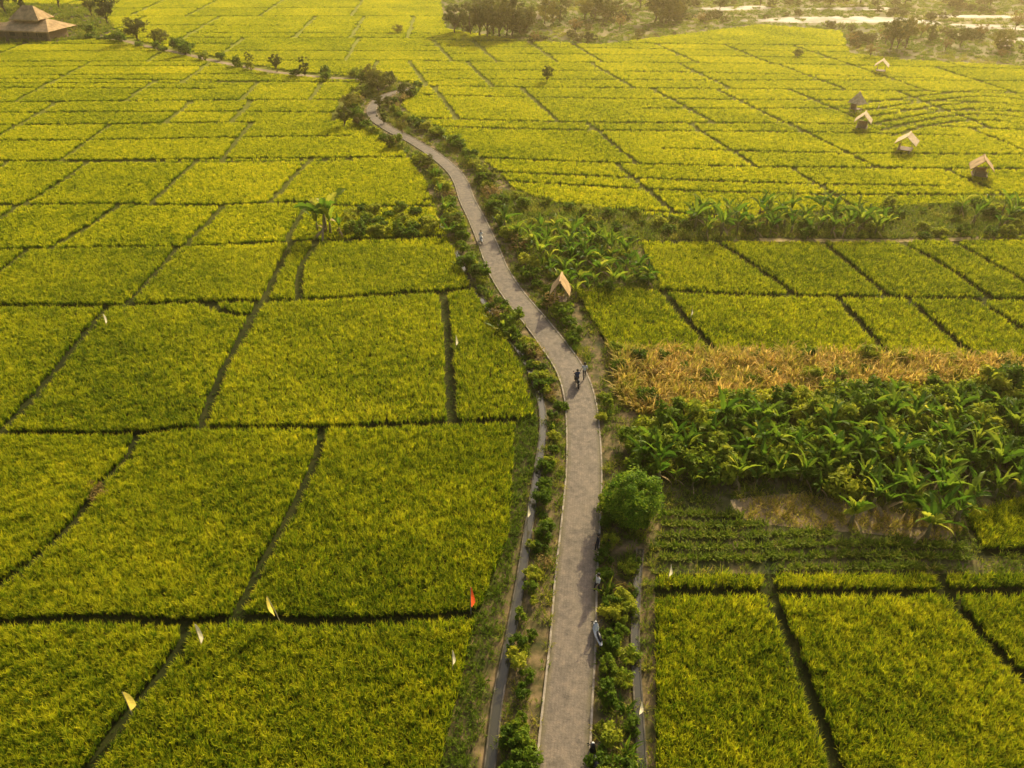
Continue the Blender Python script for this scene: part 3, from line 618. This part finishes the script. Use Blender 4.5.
dr=MB(); dr.box((5.6,-3.83,1.05),(1.1,.06,2.1)); parts.append(("door",dr.mesh("door",[M_wood])))
for k in range(6):
    po=MB(); po.tube([(-8+k*3.2,-5.2,0),(-8+k*3.2,-5.2,2.6)],[.12,.12],8); parts.append(("post",po.mesh("post",[M_wood])))
thing("thatched_house",parts,(q[0],q[1],0),-.2,1.0,"large thatched house with two tiered hipped roof","house")
q=P(2,38); r3=MB(); gable(r3,8,5.5,2.3,3.8,th=.2,hip=.3); w=MB(); w.box((0,0,1.1),(6.5,4,2.2))
thing("thatched_shed",[("roof",r3.mesh("roof",[M_thatchd])),("wall",w.mesh("wall",[M_wall]))],(q[0],q[1],0),.15,1.0,"low thatched shed beside the large house","shed")
# ------------------------------------------------------------------ flags
def flag(x,y,h,mat,label,w=.38,L=.85,rz=0.6,lean=.05):
    q=P(x,y); pl=MB(); pl.tube([(0,0,0),(lean*.4,0,h*.5),(lean,0,h)],[.028,.024,.016],6)
    f=MB(); K=8; prev=None
    for k in range(K+1):
        s=k/K; ww=w*(.15+.85*s)*(1 if s<.72 else (1-s)/.28*.95+.05); xo=lean*(1-s*.35)
        row=(np.array([xo,0,h-.02-L*s*.95]),np.array([xo+ww,.08*math.sin(s*5)+.05,h-.06-L*s*1.08]))
        if prev is not None: f.poly([prev[0],prev[1],row[1],row[0]],0,.2+.6*(k%2))
        prev=row
    thing("pennant_flag",[("pole",pl.mesh("pole",[M_bamboo])),("cloth",f.mesh("cloth",[mat]))],(q[0],q[1],0),rz,1.0,label,"flag","small flags set on paddy banks")
flag(471,614,2.4,M_red,"orange red pennant flag on a bamboo pole in rice",.36,1.6,.2)
flag(281,624,2.4,M_yel,"cream yellow pennant flag on a leaning bamboo pole",.30,1.6,3.0,.4)
flag(203,650,2.3,M_white,"cream pennant flag on a paddy bank",.30,1.5,.2)
flag(453,674,2.1,M_white,"white rag on a thin bamboo pole in rice",.24,1.1,.2)
flag(134,718,2.3,M_yel,"yellow pennant flag on a paddy bank",.55,1.4,.1)
for x,y in((456,352),(108,330),(690,322),(527,525),(667,584),(637,722),(742,222),(877,112)): flag(x,y,1.8,M_white,"white rag flag on a bamboo pole",.30,.95,random.uniform(-.4,.6))
# ------------------------------------------------------------------ people and scooters
def person_mesh(J,E,R,reg,mats):
    me=bpy.data.meshes.new("p"); me.from_pydata(J,E,[]); o_=bpy.data.objects.new("p",me); COL.objects.link(o_)
    md=o_.modifiers.new('s','SKIN'); md.use_smooth_shade=True
    for i,r_ in enumerate(R): me.skin_vertices[0].data[i].radius=(r_,r_)
    for i in range(len(J)): me.skin_vertices[0].data[i].use_root=(i==0)
    s2=o_.modifiers.new('u','SUBSURF'); s2.levels=1; s2.render_levels=1
    dg=bpy.context.evaluated_depsgraph_get(); nm=bpy.data.meshes.new_from_object(o_.evaluated_get(dg)); bpy.data.objects.remove(o_)
    nm.materials.clear()
    for m_ in mats: nm.materials.append(m_)
    Jn=np.array(J)
    for pl_ in nm.polygons:
        c_=np.array(pl_.center); best=1e9;bi=0
        for a,b_ in E:
            d=Jn[b_]-Jn[a]; t=np.clip((c_-Jn[a])@d/max(d@d,1e-9),0,1); dd=np.linalg.norm(c_-Jn[a]-t*d)-min(R[a],R[b_])*.8
            if dd<best: best=dd; bi=reg[b_]
        pl_.material_index=bi
    return nm
def person(xy,rz,pose,shirt,trou,label,z=0.0):
    if pose=="sit":
        J=[(0,0,.82),(0,.03,1.0),(0,.06,1.22),(0,.08,1.36),(0,.11,1.46),(0,.11,1.55)]
        hips=[(.1,0,.80),(-.1,0,.80)]; knees=[(.16,.42,.74),(-.16,.42,.74)]; ank=[(.14,.40,.30),(-.14,.40,.30)]; toe=[(.15,.58,.26),(-.15,.58,.26)]
        sh=[(.17,.06,1.26),(-.17,.06,1.26)]; el=[(.26,.22,1.05),(-.26,.22,1.05)]; wr=[(.25,.46,1.03),(-.25,.46,1.03)]
    else:
        J=[(0,0,.93),(0,0,1.1),(0,.01,1.32),(0,.02,1.46),(0,.035,1.57),(0,.035,1.66)]
        hips=[(.09,0,.90),(-.09,0,.90)]; knees=[(.1,.14,.5),(-.1,-.02,.49)]; ank=[(.1,.12,.09),(-.1,-.26,.13)]; toe=[(.11,.3,.04),(-.11,-.1,.04)]
        sh=[(.18,.01,1.38),(-.18,.01,1.38)]; el=[(.24,-.08,1.13),(-.24,.06,1.13)]; wr=[(.25,.02,.90),(-.25,.22,.92)]
    R=[.125,.115,.13,.055,.095,.075]; E=[(0,1),(1,2),(2,3),(3,4),(4,5)]; reg=[1,0,0,2,2,2]
    h=J[4]; J.append((h[0],h[1]+.11,h[2])); R.append(.02); E.append((4,6)); reg.append(2)
    for s in(0,1):
        n=len(J); J+=[hips[s],knees[s],ank[s],toe[s]]; R+=[.09,.06,.042,.035]; E+=[(0,n),(n,n+1),(n+1,n+2),(n+2,n+3)]; reg+=[1,1,1,3]
        n=len(J); J+=[sh[s],el[s],wr[s]]; R+=[.06,.042,.028]; E+=[(2,n),(n,n+1),(n+1,n+2)]; reg+=[0,0,2]
        w_=Vector(wr[s]); d=(w_-Vector(el[s])).normalized(); sd=Vector((0,0,1)).cross(d)
        sd=sd.normalized() if sd.length>.2 else Vector((0,1,0)); pm=w_+d*.08; k0=len(J); J.append(tuple(pm)); R.append(.03); E.append((n+2,k0)); reg.append(2)
        for f in range(4):
            b0=pm+sd*(f-1.5)*.02+d*.035; b1=b0+d*(.035+.01*(f in(1,2)))+Vector((0,.01,-.02)); k=len(J); J+=[tuple(b0),tuple(b1)]; R+=[.009,.008]; E+=[(k0,k),(k,k+1)]; reg+=[2,2]
        k=len(J); J+=[tuple(w_+d*.04+sd*.035),tuple(w_+d*.08+sd*.055)]; R+=[.01,.009]; E+=[(n+2,k),(k,k+1)]; reg+=[2,2]
    bm_=person_mesh([tuple(j) for j in J],E,R,reg,[shirt,trou,M_skin,M_dark])
    hp=MB(); c=Vector(J[4]); n1,n2=8,12
    rows_=[]
    for a in range(n1):
        el_=math.radians(90-a*15)
        rows_.append([c+Vector((.112*math.cos(el_)*math.cos(6.283*k/n2),-.012+.118*math.cos(el_)*math.sin(6.283*k/n2)-(.02 if a>4 else 0),.03+.12*math.sin(el_))) for k in range(n2)])
    for a in range(n1-1):
        for k in range(n2):
            if a>3 and 1<=k<=4: continue
            hp.poly([rows_[a][k],rows_[a+1][k],rows_[a+1][(k+1)%n2],rows_[a][(k+1)%n2]])
    fc=MB()
    for s in(-1,1): fc.box(c+Vector((s*.034,.098,.01)),(.022,.012,.012))
    fc.box(c+Vector((0,.096,-.05)),(.05,.012,.01),1)
    parts=[("body",bm_),("hair",hp.mesh("hair",[M_hair],True)),("face",fc.mesh("face",[M_dark,M_lip]))]
    return thing("person",parts,(xy[0],xy[1],z),rz,1.0,label,"person")
def ring(cx,cy,cz,R,r,mi,mb,n=20,m=8):
    b=len(mb.v)
    for i in range(n):
        a=6.283*i/n
        for k in range(m):
            t=6.283*k/m; rr=R+r*math.cos(t); mb.v.append((cx+r*.9*math.sin(t),cy+rr*math.cos(a),cz+rr*math.sin(a))); mb.b.append(.5)
    for i in range(n):
        for k in range(m): mb.f.append((b+i*m+k,b+((i+1)%n)*m+k,b+((i+1)%n)*m+(k+1)%m,b+i*m+(k+1)%m)); mb.m.append(mi)
def scooter(xy,rz,paint,label,z=.1):
    P_=[]
    for n_,cy in(("wheel",.62),("wheel",-.58)):
        mb=MB(); ring(0,cy,.27,.21,.055,0,mb)
        for k in range(6):
            a=k*1.047; mb.tube([(0,cy,.27),(0,cy+.18*math.cos(a),.27+.18*math.sin(a))],[.02,.014],5,1)
        P_.append((n_,mb.mesh("wheel",[M_tyre,M_metal],True)))
    bd=MB()
    def loft(sec):
        b=len(bd.v); n=10
        for (y,zc,hw,hh) in sec:
            for k in range(n):
                a=6.283*k/n; bd.v.append((hw*math.cos(a),y,zc+hh*math.sin(a))); bd.b.append(.5)
        for i in range(len(sec)-1):
            for k in range(n): bd.f.append((b+i*n+k,b+i*n+(k+1)%n,b+(i+1)*n+(k+1)%n,b+(i+1)*n+k)); bd.m.append(0)
        bd.f.append(tuple(b+k for k in range(n))); bd.m.append(0); bd.f.append(tuple(b+(len(sec)-1)*n+k for k in range(n))[::-1]); bd.m.append(0)
    loft([(-.9,.66,.03,.03),(-.75,.62,.11,.10),(-.4,.56,.15,.17),(-.1,.5,.15,.19),(0.02,.42,.12,.14)])
    loft([(-.05,.31,.13,.04),(.2,.29,.14,.04),(.36,.33,.15,.07),(.42,.55,.20,.15),(.47,.8,.14,.14),(.53,.9,.05,.05)])
    loft([(.34,.50,.03,.03),(.55,.60,.07,.05),(.78,.56,.065,.045),(.92,.42,.03,.03)])
    P_.append(("body",bd.mesh("body",[paint],True)))
    st=MB(); st.tube([(0,-.72,.76),(0,-.6,.775),(0,-.3,.76),(0,-.02,.74),(0,.06,.72)],[.05,.11,.13,.10,.04],10); P_.append(("seat",st.mesh("seat",[M_black],True)))
    hb=MB(); hb.tube([(-.32,.40,1.0),(-.12,.47,1.0),(.12,.47,1.0),(.32,.40,1.0)],[.018,.015,.015,.018],8); hb.tube([(0,.47,1.0),(0,.62,.3)],[.03,.025],8); P_.append(("handlebar",hb.mesh("handlebar",[M_black],True)))
    hl_=MB(); hl_.tube([(0,.5,.93),(0,.60,.92)],[.08,.06],12); P_.append(("headlight",hl_.mesh("headlight",[M_glass],True)))
    for s in(-1,1):
        mi_=MB(); mi_.tube([(s*.2,.45,1.0),(s*.28,.42,1.16)],[.008,.008],5); mi_.box((s*.29,.41,1.2),(.11,.02,.07)); P_.append(("mirror",mi_.mesh("mirror",[M_black])))
    thing("motor_scooter",P_,(xy[0],xy[1],z),rz,1.0,label,"motor scooter")
def rdir(xy):
    i=np.argmin(np.linalg.norm(ROAD-xy,axis=1)); d=ROAD[min(i+1,len(ROAD)-1)]-ROAD[max(i-1,0)]; return math.atan2(-d[0],d[1])
a=P(577,386); scooter(a,rdir(a),M_black,"black motor scooter ridden along the lane"); person(a,rdir(a),"sit",M_blue,M_dark,"person in dark clothes riding a scooter",.1)
a=P(584,380); person(a,rdir(a),"walk",M_shirt,M_dark,"person in pale shirt walking on the lane",.1)
a=P(481,243); scooter(a,rdir(a)+math.pi,M_wpaint,"white motor scooter ridden along the lane"); person(a,rdir(a)+math.pi,"sit",M_shirt,M_shirt,"person in white clothes riding a scooter",.1)
a=P(597,640); scooter(a,.15,M_wpaint,"white motor scooter parked at the lane edge",.0)
a=P(597,552); person(a,1.3,"walk",M_dark,M_dark,"person in dark clothes standing at the lane edge",.0)
a=P(597,592); person(a,2.0,"walk",M_shirt,M_dark,"person in white shirt standing at the lane edge",.0)
a=P(594,764); scooter(a,.1,M_black,"black motor scooter parked at the lane edge",.0)
# ------------------------------------------------------------------ evening haze: real low-density scattering air over the valley
hz=bpy.data.materials.new("evening_haze"); hz.use_nodes=True; nt=hz.node_tree
for x in list(nt.nodes): nt.nodes.remove(x)
o=nt.nodes.new('ShaderNodeOutputMaterial'); vs=nt.nodes.new('ShaderNodeVolumeScatter')
vs.inputs['Color'].default_value=(1,.80,.42,1); vs.inputs['Density'].default_value=.00055; vs.inputs['Anisotropy'].default_value=.72
nt.links.new(vs.outputs[0],o.inputs['Volume'])
mb=MB(); mb.box((0,700,35),(3600,2000,90)); me=mb.mesh("air",[hz])
link("air",me,kind="structure",label="thin golden evening haze filling the valley air",category="haze")
# ------------------------------------------------------------------ light
AZ=math.radians(26); EL=math.radians(28)
d=Vector((math.sin(AZ)*math.cos(EL),math.cos(AZ)*math.cos(EL),math.sin(EL)))
sl=bpy.data.lights.new("sun",'SUN'); sl.energy=5; sl.angle=math.radians(.6); sl.color=(1,.85,.48)
so=bpy.data.objects.new("sun",sl); so.rotation_euler=d.to_track_quat('Z','Y').to_euler(); COL.objects.link(so)
w=bpy.data.worlds.new("World"); S.world=w; w.use_nodes=True; nt=w.node_tree; bg=nt.nodes['Background']
sk=nt.nodes.new('ShaderNodeTexSky'); sk.sky_type='NISHITA'; sk.sun_disc=False; sk.sun_elevation=EL; sk.sun_rotation=AZ; sk.dust_density=9; sk.ozone_density=.3; sk.air_density=1.1
nt.links.new(sk.outputs[0],bg.inputs[0]); bg.inputs[1].default_value=.15
S.view_settings.view_transform='Standard'; S.view_settings.look='None'; S.view_settings.exposure=0
